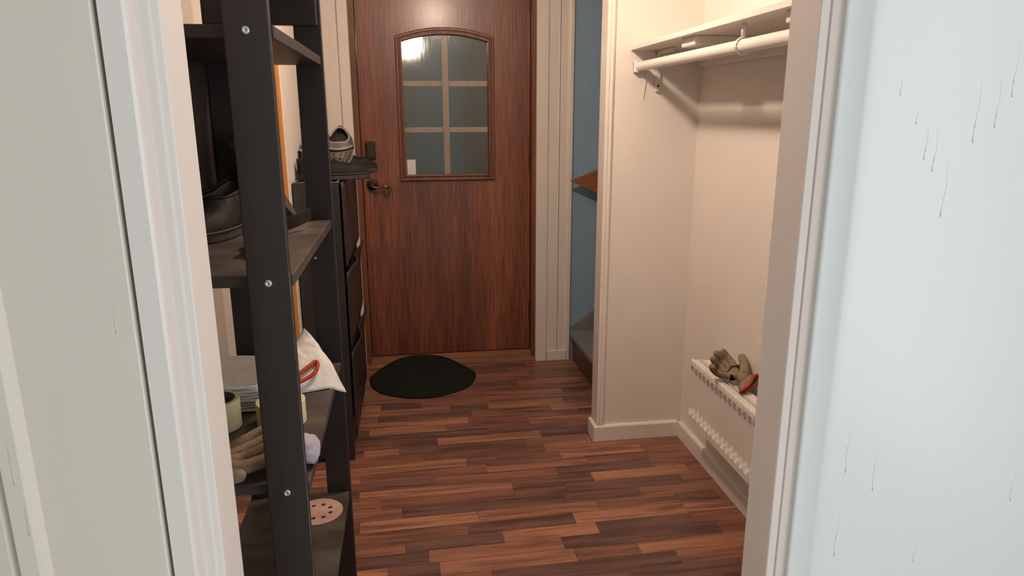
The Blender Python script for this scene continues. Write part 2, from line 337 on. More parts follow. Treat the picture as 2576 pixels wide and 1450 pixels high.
obj('window_frame', boxes((1.69, 1.73, -1.5, -1.45, 0.1, 2.10), (1.69, 1.73, -0.05, 0.0, 0.1, 2.10), (1.69, 1.73, -1.45, -0.05, 0.1, 0.15), (1.69, 1.73, -1.45, -0.05, 2.05, 2.10)), 'near_trim', win)

# near doorway: jambs and the open white door leaf
structure('trim_1', prism([(-0.320, 0.972), (-0.268, 0.972), (-0.268, 0.889), (-0.2700, 0.8872), (-0.2765, 0.8860), (-0.2785, 0.8835), (-0.2792, 0.8800), (-0.2885, 0.8798), (-0.2890, 0.8770),
          (-0.2905, 0.8570), (-0.2920, 0.8530), (-0.2955, 0.8505), (-0.3195, 0.8490), (-0.320, 0.895)], 'z', -0.01, 2.06), 'near_trim',
          'white moulded jamb on the left of the doorway', 'door frame')
structure('trim_2', prism([(0.566, 0.972), (0.537, 0.972), (0.537, 0.899), (0.5385, 0.8975), (0.5490, 0.8960), (0.5498, 0.8985), (0.5512, 0.8985), (0.5520, 0.8950), (0.5605, 0.8928), (0.5640, 0.8915), (0.5660, 0.8900)], 'z', -0.01, 2.06), 'pink_trim', 'white moulded jamb on the right of the doorway', 'door frame')
structure('trim_3', box(-0.320, 0.566, 0.875, 0.972, 2.06, 2.10), 'near_trim', 'white head piece above the doorway', 'door frame')
leaf = empty('door_2', (-0.70, 0.865, 0.0), 'white panelled door folded open against the wall on the left', 'door', kind='structure')
obj('leaf', prism([(-0.3245, 0.888), (-0.3245, 0.8465), (-0.3260, 0.845), (-0.4600, 0.845), (-0.4655, 0.8365), (-0.4700, 0.8335), (-0.4905, 0.8330), (-0.4925, 0.8440), (-0.4970, 0.8440),
    (-0.5030, 0.8375), (-0.515, 0.838), (-0.95, 0.838), (-0.965, 0.8335), (-0.985, 0.845), (-1.10, 0.845), (-1.10, 0.888)], 'z', 0.01, 2.04), 'leaf_paint', leaf)
obj('bottom_rail', box(-1.09, -0.335, 0.829, 0.845, 0.01, 0.30, 0.002), 'leaf_paint', leaf)
obj('top_rail', box(-1.09, -0.335, 0.829, 0.845, 1.90, 2.04, 0.002), 'leaf_paint', leaf)
dr = bmesh.new()
for x, z, l in [(-0.365, 1.49, 0.05), (-0.380, 1.47, 0.03), (-0.352, 1.455, 0.06), (-0.340, 1.45, 0.02), (-0.478, 0.87, 0.05), (-0.472, 0.80, 0.04), (-0.345, 1.05, 0.03)]:
    yy = 0.8448 if x > -0.46 else 0.8329
    add_tube(dr, [(x, yy, z+l*(1-i/6)) for i in range(7)], [0.0003]*3+[0.0005]*3+[0.0010], 6)
obj('paint_run', dr, 'leaf_paint', leaf, smooth=True)['kind'] = 'stuff'

# baseboards, corner mouldings
def board_profile(h, t): return [(0, 0), (0, h), (-t*0.7, h), (-t, h-0.006), (-t, 0)]
structure('baseboard_right', prism([(1.076+a, b) for a, b in board_profile(0.066, 0.015)], 'y', 0.99, 2.535), 'trim_paint', 'cream baseboard under the radiator', 'baseboard')
bs = prism([(2.55+a, b) for a, b in board_profile(0.066, 0.015)], 'x', 0.7065, 1.0612)
add_prism(bs, [(0.7225, 0), (0.7225, 0.066), (0.711, 0.066), (0.7065, 0.060), (0.7065, 0)], 'y', 2.5502, 2.63)
structure('baseboard_stub', bs, 'trim_paint', 'chipped cream baseboard wrapping the short wall end', 'baseboard')
structure('trim_4', prism([(0.7185, 2.622), (0.7185, 2.5420), (0.721, 2.5395), (0.730, 2.5395), (0.7325, 2.5425), (0.736, 2.5425), (0.7385, 2.5395), (0.744, 2.5405), (0.750, 2.546), (0.751, 2.5502), (0.7225, 2.5502), (0.7225, 2.622)], 'z', 0.064, ZC),
          'trim_paint', 'cream corner moulding on the edge of the short wall', 'moulding')
structure('trim_5', prism([(0.643, 3.532), (0.643, 3.512), (0.646, 3.509), (0.700, 3.509), (0.703, 3.512), (0.703, 3.532)], 'z', 0.0, 2.15), 'trim_paint', 'flat cream casing right of the brown door', 'door casing')
structure('trim_6', prism([(0.7045, 3.532), (0.7045, 3.520), (0.7075, 3.517), (0.752, 3.517), (0.757, 3.5135), (0.761, 3.516), (0.7615, 3.532)], 'z', 0.052, ZC), 'trim_paint', 'narrow cream strip between casing and corner board', 'moulding')
structure('trim_7', prism([(0.7635, 3.532), (0.7635, 3.519), (0.767, 3.516), (0.797, 3.516), (0.803, 3.511), (0.812, 3.509), (0.826, 3.509), (0.829, 3.513), (0.829, 3.532)], 'z', 0.0, ZC), 'trim_paint', 'cream corner board beside the blue stair wall', 'moulding')
structure('baseboard_far', box(0.7045, 0.812, 3.502, 3.5165, 0.0, 0.056, 0.003), 'trim_paint', 'short cream baseboard right of the brown door', 'baseboard')
structure('trim_8', prism([(-0.247, 3.532), (-0.247, 3.512), (-0.250, 3.509), (-0.293, 3.509), (-0.297, 3.513), (-0.297, 3.532)], 'z', 0.0, 2.15), 'trim_paint', 'flat cream casing left of the brown door', 'door casing')
structure('trim_9', prism([(-0.2985, 3.532), (-0.2985, 3.520), (-0.303, 3.517), (-0.36, 3.517), (-0.399, 3.521), (-0.399, 3.532)], 'z', 0.0, ZC), 'trim_paint', 'cream board in the corner left of the brown door', 'moulding')
structure('trim_10', box(-0.485, -0.398, 2.432, 2.4502, 0.0, 2.15, 0.003), 'pine', 'orange varnished pine trim on the end of the left wall', 'moulding')
structure('trim_11', box(-0.3998, -0.396, 2.4515, 2.4915, 0.0, 2.15, 0.003), 'trim_paint', 'narrow cream corner strip beside the orange pine trim', 'moulding')

# ------------------------------------------------------------------ brown door
door = empty('door_1', (0.20, 3.58, 0.0), 'brown wood veneer door with an arched glass pane', 'door', kind='structure')
YD = 3.58; GX0, GX1, GZ0, GZS, GZT = -0.006, 0.410, 0.998, 1.633, 1.667     # glass opening: spring line and crown
def arch(x0, x1, z0, zs, zt, n=20):
    top = []
    for i in range(n+1):
        t = i/n; x = x1 + (x0-x1)*t; u = 2*t-1
        top.append((x, zs + (zt-zs)*(1-u*u)))
    return [(x0, z0), (x1, z0)] + top[:]
def ring_prism(inner, outer, y0, y1):
    bm = bmesh.new(); n = len(inner)
    L = [[bm.verts.new((p[0], y, p[1])) for p in q] for q in (inner, outer) for y in (y0, y1)]
    i0, i1, o0, o1 = L
    for k in range(n):
        j = (k+1) % n
        for a, b in ((i0, o0), (o0, o1), (o1, i1), (i1, i0)):
            bm.faces.new((a[k], a[j], b[j], b[k]))
    bmesh.ops.recalc_face_normals(bm, faces=bm.faces); return bm
inner = arch(GX0, GX1, GZ0, GZS, GZT)
def rect_out(n=20):
    x0, x1, z0, z1 = -0.218, 0.620, 0.052, 2.07
    return [(x0, z0), (x1, z0)] + [(x1 + (x0-x1)*i/n, z1) for i in range(n+1)]
# leaf: a slab with the arched opening
obj('door_leaf', ring_prism(inner, rect_out(), YD, YD+0.04), 'door_veneer', door)
def grow(d, dt=None): 
    return arch(GX0-d, GX1+d, GZ0-d, GZS+d*0.75, GZT+d)
for a, b, dep in ((0.0, 0.009, 0.016), (0.009, 0.017, 0.010), (0.017, 0.027, 0.018), (0.027, 0.032, 0.008)):
    mods(obj('moulding', ring_prism(grow(a), grow(b), YD-dep, YD+0.004), 'frame_wood', door), ('bevel', 0.002, 2))
pane = obj('glass_pane', prism(inner, 'y', YD+0.012, YD+0.016), 'ribbed_glass', door)
for x0, x1, z0, z1 in ((0.186, 0.217, GZ0, GZT),): obj('glazing_bar', box(x0, x1, YD+0.024, YD+0.036, z0, z1, 0.002), 'muntin', door)
for z0, z1 in ((1.426, 1.452), (1.204, 1.230)):
    for x0, x1 in ((GX0, 0.185), (0.218, GX1)): obj('glazing_bar', box(x0, x1, YD+0.024, YD+0.036, z0, z1, 0.002), 'muntin', door)
obj('door_frame', boxes((-0.247, -0.2215, 3.532, 3.645, 0.0, 2.10), (0.6235, 0.643, 3.532, 3.645, 0.0, 2.10), (-0.2215, 0.6235, 3.532, 3.645, 2.075, 2.10)), 'frame_wood', door)
obj('threshold', prism([(3.512, 0.0), (3.645, 0.0), (3.645, 0.047), (3.575, 0.047), (3.560, 0.040), (3.520, 0.012), (3.512, 0.006)], 'x', -0.2465, 0.6425), 'sill_wood', door)
for z in (0.27, 1.05, 1.82): obj('hinge', lathe([(0, -0.045), (0.006, -0.045), (0.006, 0.045), (0, 0.045)], Matrix.Translation((0.622, YD-0.006, z)), 10), 'dark_brass', door, smooth='auto')
# lever handle
hd = obj('handle', add_lathe(bmesh.new(), [(0, 0.0), (0.026, 0.0), (0.0265, 0.004), (0.023, 0.008), (0.018, 0.009), (0.015, 0.014), (0.012, 0.016), (0.0105, 0.045), (0, 0.047)], Matrix.Translation((-0.175, YD, 0.952)) @ FACE, 28), 'dark_brass', door, smooth='auto')
lv = bmesh.new()
add_tube(lv, [(-0.175, YD-0.045, 0.952), (-0.165, YD-0.048, 0.943), (-0.148, YD-0.048, 0.939), (-0.132, YD-0.048, 0.943), (-0.118, YD-0.048, 0.948), (-0.106, YD-0.048, 0.945), (-0.092, YD-0.048, 0.936)], [0.008, 0.0065, 0.006, 0.0065, 0.008, 0.0085, 0.006], 10)
obj('lever', lv, 'brass', hd, smooth=True)
sc = bmesh.new()
for i in range(9):      # pierced scroll at the end of the lever
    a = i/9*2*math.pi; cx, cz = -0.098+0.013*math.cos(a), 0.934+0.013*math.sin(a)
    add_tube(sc, [(cx+0.0055*math.cos(q), YD-0.049, cz+0.0055*math.sin(q)) for q in (2*math.pi*k/10 for k in range(10))], 0.0024, 6, closed=True)
add_tube(sc, [(-0.098+0.009*math.cos(q), YD-0.049, 0.934+0.009*math.sin(q)) for q in (2*math.pi*k/14 for k in range(14))], 0.003, 6, closed=True)
obj('scroll', sc, 'brass', hd, smooth=True)
rs = bmesh.new()
for i in range(10):
    a = i/10*2*math.pi; add_lathe(rs, [(0, 0.006), (0.0065, 0.005), (0.007, 0)], Matrix.Translation((-0.175+0.024*math.cos(a), YD, 0.952+0.024*math.sin(a))) @ FACE, 10)
obj('rosette_petals', rs, 'dark_brass', hd, smooth=True)
# upper lock
obj('lock_plate', box(-0.201, -0.151, YD-0.010, YD-0.0003, 1.075, 1.165, 0.004), 'dark_brass', door)
obj('lock_case', box(-0.195, -0.157, YD-0.018, YD-0.0095, 1.085, 1.155, 0.004), 'dark_brass', door)
obj('turn_knob', lathe([(0, 0), (0.022, 0.0), (0.022, 0.006), (0.012, 0.010), (0.010, 0.024), (0.017, 0.030), (0.017, 0.038), (0, 0.041)], Matrix.Translation((-0.168, YD, 1.048)) @ FACE, 20), 'dark_brass', door, smooth='auto')

card = tag(obj('card', box(0.000, 0.042, YD+0.0075, YD+0.0115, GZ0+0.001, 1.073), 'white_card'), 'small white card standing in the lower left corner of the door glass', 'card')

# porch behind the door, seen blurred through the glass
structure('wall_porch', boxes((-0.9, -0.8, 3.66, 5.3, -0.1, ZC), (1.25, 1.35, 3.66, 5.3, -0.1, ZC), (-0.9, 1.35, 5.2, 5.3, -0.1, ZC)), 'porch_taupe', 'taupe porch wall seen blurred through the door glass', 'wall')
structure('floor_porch', box(-0.9, 1.35, 3.66, 5.3, -0.1, 0.0), 'concrete', 'grey porch floor behind the brown door', 'floor')
structure('ceiling_porch', box(-0.9, 1.35, 3.66, 5.3, ZC, ZC+0.1), 'ceiling_paint', 'white porch ceiling behind the brown door', 'ceiling')
pd = empty('reflection_panel', (0.14, 5.19, 0), 'blue grey panel added behind the door glass for the reflection of the bright doorway', 'door', kind='structure')  # added panel, its blue stands in for the doorway reflected in the glass
obj('leaf', box(0.09, 0.43, 5.15, 5.199, 0.02, 2.05, 0.004), 'reflection_blue', pd)
obj('rail', boxes((0.13, 0.39, 5.14, 5.151, 0.15, 0.25), (0.13, 0.39, 5.14, 5.151, 0.8, 0.9)), 'reflection_blue', pd)
pl = empty('reflection_globe', (0.035, 4.60, 1.63), 'glowing globe added behind the door glass for the lamp reflection at its top left', 'lamp')  # added globe, its glow stands in for a lamp reflected in the glass
M['reflection_glow'] = mat('reflection_glow', (1, 0.9, 0.75), 0.5, emit=(1.0, 0.86, 0.62), strength=5.0)
obj('globe', lathe([(0.085*math.sin(math.pi*i/12), -0.075*math.cos(math.pi*i/12)) for i in range(13)], Matrix.Translation((0.035, 4.60, 1.705)), 24), 'reflection_glow', pl, smooth=True)
obj('cord', tube([(0.035, 4.60, 1.778), (0.035, 4.60, ZC)], 0.004, 8), 'lamp_white', pl)

# ------------------------------------------------------------------ hall pendant (above the frame)
lamp = empty('pendant_lamp', (LAMP.x, LAMP.y, LAMP.z-0.06), 'small pendant lamp hanging from the hallway ceiling', 'lamp')
obj('bulb', lathe([(0.04*math.sin(math.pi*i/12), -0.04*math.cos(math.pi*i/12)) for i in range(13)], Matrix.Translation(LAMP), 20), 'bulb', lamp, smooth=True)
M['diffuser'] = mat('diffuser', (1, 0.9, 0.8), 0.5, emit=LAMP_COLOR, strength=DIFFUSER_STRENGTH)
obj('diffuser', lathe([(0, -0.045), (0.043, -0.045), (0.043, -0.0425), (0, -0.0425)], Matrix.Translation(LAMP), 28), 'diffuser', lamp)
obj('socket', lathe([(0, 0.036), (0.018, 0.036), (0.022, 0.06), (0.022, 0.11), (0.008, 0.12), (0, 0.12)], Matrix.Translation(LAMP), 16), 'lamp_white', lamp, smooth='auto')
obj('cord', tube([LAMP+Vector((0, 0, 0.115)), LAMP+Vector((0, 0, ZC-LAMP.z))], 0.004, 8), 'lamp_white', lamp)
obj('ceiling_rose', lathe([(0, -0.03), (0.03, -0.03), (0.045, 0), (0, 0)], Matrix.Translation((LAMP.x, LAMP.y, ZC)), 20), 'lamp_white', lamp, smooth='auto')

# ------------------------------------------------------------------ stairs
st = empty('staircase', (1.3, 3.1, 0), 'grey painted stairs rising to the right along the blue wall', 'stairs', kind='structure')
for i in range(4):
    x = 0.848 + 0.22*i; z = 0.164 + 0.165*i
    obj('riser', box(x, x+0.02, 2.63, 3.503, z-0.165, z-0.028), 'stair_brown', st)
    obj('tread', box(x-0.020, x+0.24, 2.63, 3.503, z-0.028, z, 0.004), 'grey_paint', st)
obj('stringer', prism([(0.8305, 0.0), (1.80, 0.0), (1.80, 0.172+0.754*0.97), (0.8305, 0.172)], 'y', 3.504, 3.529), 'grey_paint', st)
pb = tag(obj('pointed_board', prism([(0.802, 0.967), (0.812, 0.9622), (0.945, 0.902), (1.25, 0.902), (1.25, 1.022), (0.945, 1.022), (0.812, 0.973)], 'y', 3.437, 3.455), 'teak'),
         'varnished brown wooden board with a pointed end in front of the blue wall', 'board')
mods(pb, ('bevel', 0.002))

# ------------------------------------------------------------------ hat shelf, rod, radiator in the alcove
hs = empty('hat_shelf', (0.94, 1.77, 1.44), 'white painted hat shelf with coat rod in the alcove', 'hat shelf')
obj('shelf_board', box(0.808, 1.075, 0.995, 2.5495, 1.515, 1.531, 0.0015), 'trim_paint', hs)
for y0, y1 in ((2.030, 2.130), (1.425, 1.527)): obj('batten', box(0.832, 1.056, y0, y1, 1.488, 1.5155, 0.004), 'trim_paint', hs)
obj('wall_rail', box(1.057, 1.0755, 0.995, 2.548, 1.457, 1.5152, 0.002), 'trim_paint', hs)
obj('coat_rod', tube([(0.838, 0.995, 1.459), (0.838, 2.535, 1.459)], 0.0165, 20), 'white_metal', hs, smooth='auto')
obj('rod_socket', boxes((0.818, 0.834, 2.527, 2.5498, 1.438, 1.480, 0.003), (0.818, 0.860, 2.541, 2.5498, 1.438, 1.480, 0.002)), 'white_metal', hs)
hk = bmesh.new(); add_tube(hk, [(0.838, 1.735, 1.516), (0.838, 1.735, 1.478)], 0.006, 12)
add_tube(hk, [(0.838+0.019*math.cos(q), 1.735, 1.459+0.019*math.sin(q)) for q in (2*math.pi*k/20 for k in range(20))], 0.004, 8, closed=True)
obj('rod_hanger', hk, 'white_metal', hs, smooth=True)
br = obj('bracket', boxes((0.903, 0.920, 2.538, 2.5498, 1.372, 1.514, 0.003), (0.903, 0.920, 2.40, 2.5498, 1.502, 1.5148, 0.003)), 'white_metal', hs)
obj('screw', lathe([(0, 0.003), (0.004, 0.002), (0.0045, 0)], Matrix.Translation((0.912, 2.538, 1.392)) @ FACE, 12), 'dark_brass', br)
wire = tag(obj('wire', tube([(0.868, 2.545, 1.437), (0.8665, 2.545, 1.41), (0.864, 2.546, 1.38), (0.860, 2.546, 1.350)], 0.0012, 6), 'trim_paint'), 'thin painted wire hanging on the wall below the rod end', 'wire')

rad = empty('radiator', (1.01, 1.75, 0.20), 'white ribbed panel radiator low on the alcove wall', 'radiator')
RX, RZ0, RZ1, RY0, RY1, PER = 0.985, 0.205, 0.440, 1.25, 2.258, 0.0335
def rad_face(u, v):
    y = RY0 + (RY1-RY0)*u; zz = [0, .004, .018, .024, .030, .036, .042, .048, .054, .060, .120, .172, .178, .184, .190, .196, .202, .208, .214, .228, .235][int(round(v*20))]
    ph = (y % PER)/PER; ch = max(0, min(1, (abs(ph-0.5)*2-0.25)/0.30)); ch = ch*ch*(3-2*ch)
    mask = max(0, min(1, (zz-0.024-0.016*(1-ch))/0.012)) * max(0, min(1, (0.214-0.016*(1-ch)-zz)/0.012))
    x = RX + 0.011*mask*(0.94+0.06*ch)
    if zz < 0.004: x += 0.006
    if zz > 0.233: x += 0.004*(0.5+0.5*math.cos(2*math.pi*ph)) + 0.002
    return (x, y, RZ0+zz)
o = obj('front_panel', grid(rad_face, 300, 20), 'white_metal', rad, smooth='auto'); mods(o, ('solid', 0.003, -1))
obj('top_cover', boxes((RX+0.004, RX+0.022, RY0, RY1-0.001, RZ1-0.012, RZ1-0.002, 0.002), (RX+0.026, RX+0.030, RY0, RY1-0.01, RZ1-0.012, RZ1+0.001)), 'white_metal', rad)
obj('back_panel', box(RX+0.034, RX+0.062, RY0, RY1-0.022, RZ0+0.01, RZ1+0.002, 0.003), 'white_metal', rad)
for y in (1.45, 2.05): obj('wall_bracket', box(RX+0.058, 1.0758, y, y+0.03, 0.24, 0.40), 'white_metal', rad)

# ------------------------------------------------------------------ soft things: gloves, shoes
def skin_obj(name, pts, edges, radii, m, parent, mtx, sub=2, root=0):
    me = bpy.data.meshes.new(name); me.from_pydata([tuple(mtx @ Vector(p) - WL[parent.name]) for p in pts], edges, []); me.materials.append(M[m])
    o = bpy.data.objects.new(name, me); C.objects.link(o); o.parent = parent; WL[o.name] = WL[parent.name].copy()
    sk = o.modifiers.new('skin', 'SKIN'); sk.use_smooth_shade = True; sk.branch_smoothing = 0.6
    if not me.skin_vertices: me.attributes  # layer is made by the modifier
    lay = me.skin_vertices[0] if len(me.skin_vertices) else None
    if lay is None:
        bm = bmesh.new(); bm.from_mesh(me); bm.verts.layers.skin.verify(); bm.to_mesh(me); bm.free(); lay = me.skin_vertices[0]
    for i, r in enumerate(radii):
        lay.data[i].radius = (r, r) if not isinstance(r, tuple) else r; lay.data[i].use_root = (i == root)
    mods(o, ('sub', sub)); return o
def glove(label, mtx, curl=(0.3, 0.3, 0.3, 0.3), group=None):
    base = mtx @ Vector((0, 0, -0.016))
    g = empty('work_glove', base, label, 'glove', group)
    P = [(0, 0.0, 0), (0, -0.05, 0), (0, -0.085, 0.0)]; E = [(0, 1), (1, 2)]; R = [(0.030, 0.016), (0.030, 0.016), (0.034, 0.017)]
    for j, (bx, L) in enumerate(((-0.033, 0.062), (-0.011, 0.076), (0.011, 0.080), (0.033, 0.068))):
        k = len(P); c = curl[j]
        P += [(bx*0.75, 0.022, 0), (bx, 0.050, 0.002), (bx*1.12, 0.050+L*0.45*math.cos(c*0.6), 0.004+L*0.45*math.sin(c*0.6)), (bx*1.2, 0.050+L*0.8*math.cos(c), 0.004+L*0.8*math.sin(c)), (bx*1.22, 0.050+L*math.cos(c*1.1), 0.004+L*math.sin(c*1.1))]
        E += [(0, k), (k, k+1), (k+1, k+2), (k+2, k+3), (k+3, k+4)]; R += [0.018, 0.0140, 0.0138, 0.0132, 0.0095]
    k = len(P); P += [(0.030, -0.035, 0.004), (0.056, -0.005, 0.010), (0.070, 0.022, 0.014), (0.076, 0.040, 0.016)]; E += [(1, k), (k, k+1), (k+1, k+2), (k+2, k+3)]; R += [0.020, 0.0165, 0.0150, 0.0105]
    skin_obj('hand', P, E, R, 'glove_hide', g, mtx, 2)
    hem = [mtx @ Vector((0.047*math.cos(q), -0.098+0.007*math.sin(2*q+0.6), 0.013*math.sin(q)+0.004*math.sin(3*q))) for q in (2*math.pi*i/32 for i in range(32))]
    obj('cuff_hem', tube(hem, 0.0042, 8, closed=True), 'red_hem', g, smooth=True)
    cf = grid(lambda u, v: mtx @ Vector(((0.036+0.010*v)*math.cos(2*math.pi*u), -0.070-0.028*v+0.007*v*math.sin(4*math.pi*u+0.6), (0.016-0.003*v)*math.sin(2*math.pi*u))), 24, 4)
    mods(obj('cuff', cf, 'glove_hide', g, smooth=True), ('solid', 0.002))
    return g
glove('beige work glove with a red hem lying on top of the radiator', TR((1.022, 2.005, 0.474), 4, -38, 8, 0.84), (1.5, 1.2, 1.0, 0.75))
glove('grubby beige work glove curled on the third shelf near the front post', TR((-0.375, 1.200, 0.692), -4, 6, -62, 1.15), (0.25, 0.3, 0.35, 0.25))

def shoe(name, label, mtx, cat='shoe', kind='leather', group=None, L=0.285, H=0.105, toeh=0.058, W=0.048):
    """local frame: heel at y=0, toe towards +y, sole on z=0"""
    g = empty(name, mtx @ Vector((0, L/2, 0)), label, cat, group)
    soft = kind == 'clog'
    def wf(u):
        e = max(0.0, 1-abs(2*u-1)**2.6)**0.5
        return W*(0.80+0.22*math.sin(math.pi*min(1, u*0.8+0.12)))*e
    st_ = 0.020 if not soft else 0.024
    N = 36
    out = [(wf(i/N)*1.06, L*i/N) for i in range(N+1)] + [(-wf(i/N)*1.06, L*i/N) for i in range(N-1, 0, -1)]
    sole = obj('sole', xform(prism(out, 'z', 0, st_), mtx), 'dark_rubber' if not soft else 'grey_foam', g, smooth='auto'); mods(sole, ('bevel', 0.003, 2))
    obj('welt', tube([mtx @ Vector((x*1.015, y, st_+0.001)) for x, y in out[::2]], 0.0028, 6, closed=True), 'dark_rubber' if not soft else 'strap_grey', g, smooth=True)
    uo = 0.52 if not soft else 0.50
    def hf(u):
        t = min(1, max(0, (u-0.30)/0.45)); t = t*t*(3-2*t)
        h = H*(1-t)+toeh*t
        if u > 0.80: h *= max(0.30, 1-((u-0.80)/0.20)**2*0.70)
        if soft and u < 0.28: h *= 0.72
        return h
    NU, NH = 44, 12
    def half(u): return 0.27*math.sqrt(max(0, 1-((u-0.30)/0.255)**2)) if abs(u-0.30) < 0.255 else 0
    def surf(u, v, k=1.0):
        c, sn = math.cos(math.pi*v), math.sin(math.pi*v)
        return Vector((wf(u)*k*math.copysign(abs(c)**0.62, c), L*(0.5+(u-0.5)*(0.5+0.5*k)), st_ + (hf(u)*k-st_)*(max(0, sn)**0.8)))
    def shell(k, umax=1.0):
        bm = bmesh.new()
        for side in (0, 1):
            V = {}
            for i in range(NU+1):
                u = umax*i/NU
                for j in range(NH+1):
                    v = (0.5-half(u))*j/NH
                    V[i, j] = bm.verts.new(mtx @ surf(u, v if side == 0 else 1-v, k))
            for i in range(NU):
                for j in range(NH):
                    if soft and k == 1 and 0.64 < (i+0.5)/NU < 0.90 and i % 3 == 0 and j % 4 == 2: continue     # vent holes
                    f = [V[i, j], V[i+1, j], V[i+1, j+1], V[i, j+1]]
                    bm.faces.new(f if side == 0 else f[::-1])
        bmesh.ops.remove_doubles(bm, verts=bm.verts, dist=2e-5)
        bmesh.ops.recalc_face_normals(bm, faces=bm.faces)
        return bm
    up = obj('upper', shell(1.0), 'black_leather' if not soft else 'grey_foam', g, smooth=True); mods(up, ('solid', 0.003 if not soft else 0.005, 0))
    us = [0.046+0.508*i/24 for i in range(25)]
    rim = [mtx @ surf(u, 0.5-half(u)) for u in us] + [mtx @ surf(u, 0.5+half(u)) for u in us[::-1][1:-1]]
    obj('rim', tube(rim, 0.0042, 8, closed=True), 'black_leather' if not soft else 'strap_grey', g, smooth=True)
    if kind == 'brown': obj('lining', shell(0.93, 0.75), 'brown_lining', g, smooth=True)
    ins = [(wf(i/N)*0.9, L*i/N) for i in range(1, N)] + [(-wf(i/N)*0.9, L*i/N) for i in range(N-1, 0, -1)]
    obj('insole', xform(prism(ins, 'z', st_, st_+0.004), mtx), 'brown_lining' if kind == 'brown' else 'dark_foam', g)
    if soft:
        pts = []
        for i in range(17):
            a = math.pi*i/16; pts.append(mtx @ Vector((W*1.05*math.cos(a), 0.112+0.050*math.sin(a), 0.042+0.030*math.sin(a)**0.6)))
        obj('heel_strap', tube(pts, 0.0075, 8, flat=0.6), 'strap_grey', g, smooth=True)
        for s in (-1, 1): obj('rivet', lathe([(0, 0.008), (0.007, 0.006), (0.009, 0)], mtx @ Matrix.Translation((W*1.04*s, 0.112, 0.042)) @ Matrix.Rotation(math.radians(90*s), 4, 'Y'), 12), 'dark_rubber', g, smooth=True)
    else:
        for q in range(3):
            y = L*(0.52+0.05*q); u = y/L
            obj('lace', tube([mtx @ Vector((wf(u)*0.55*s, y+0.004*s, hf(u)*0.97-0.004+0.007*(1-abs(s)))) for s in (-1, -0.5, 0, 0.5, 1)], 0.0022, 6), 'black_leather', g, smooth=True)
    return g
GS = 'worn shoes piled on the shoe cabinet'
shoe('black_shoe', 'scuffed black leather shoe pointing right over the edge of the shoe cabinet', TR((-0.390, 2.625, 1.0667), 0, 0, -86), group=GS, L=0.255, H=0.074, toeh=0.056)
shoe('black_shoe', 'black leather shoe standing behind the first one on the shoe cabinet', TR((-0.372, 2.965, 1.0667), 0, 0, -92), group=GS, L=0.25, H=0.090)
shoe('rubber_clog', 'grey rubber clog on top of the shoe pile, its opening turned to the camera', TR((-0.250, 2.880, 1.212), -38, 0, 178), 'clog', 'clog', GS, L=0.215, H=0.072, toeh=0.062, W=0.048)
shoe('rubber_clog', 'grey rubber clog at the wall end of the shoe pile', TR((-0.3545, 2.875, 1.190), -34, 0, 182), 'clog', 'clog', GS, L=0.215, H=0.070, toeh=0.062, W=0.040)

# ------------------------------------------------------------------ dark shelving unit
su = empty('shelving_unit', (-0.323, 1.47, 0), 'tall black-brown open shelving unit standing just inside the doorway', 'shelf')
XF, XB, YN, YF, PW = -0.193, -0.452, 1.150, 1.787, 0.066
SHZ = (1.430, 1.042, 0.664, 0.288)
for x0, x1, y0, y1 in ((-0.2625, -0.196, YN, YN+0.018), (-0.251, -0.188, YF, YF+0.018), (XB, XB+PW, YN, YN+0.018), (XB, XB+PW, YF, YF+0.018)):
    if 1:
        p = obj('post', box(x0, x1, y0, y1, 0, 1.66, 0.0018), 'black_stain', su)
        for z in (SHZ + (1.645,)):
            zz = z-0.010; yy = y0 if y0 == YN else y1
            mt = Matrix.Translation(((x0+x1)/2 - 0.001, yy, zz)) @ (FACE if y0 == YN else FACE.inverted())
            s = obj('screw', lathe([(0, 0.0030), (0.0022, 0.0022), (0.0030, 0.0036), (0.0052, 0.0030), (0.0064, 0.0012), (0.0066, 0)], mt, 20), 'zinc', p, smooth=True)
M['blue_fleck'] = mat('blue_fleck', (0.40, 0.55, 0.60), 0.6)
obj('paint_fleck', lathe([(0, 0.0006), (0.003, 0.0005), (0.0035, 0)], Matrix.Translation((-0.238, YF, 0.945)) @ FACE, 6), 'blue_fleck', su)
obj('edge_glint', box(-0.1974, -0.1956, YN-0.0003, YN+0.0015, 0.02, 1.05, 0.0004, 1), 'edge_glint_wear', su)  # bevel highlight and wear of the post edge, painted as a lighter strip
for i, z in enumerate(SHZ + (1.655,)):
    obj('shelf_board', box(XB, XF, YN+0.0185, YF-0.0005, z-0.020, z, 0.0015), 'dusty_stain' if i in (1, 2, 3) else 'black_stain', su)
for y0 in (YN+0.0185, YF-0.0185): obj('top_rail', box(XB+PW*0.2, XF-0.002, y0, y0+0.018, 1.497, 1.634, 0.0015), 'black_stain', su)

obj('back_panel', box(XB-0.006, XB-0.0005, YN+0.002, YF+0.016, 1.020, 1.430), 'black_stain', su)
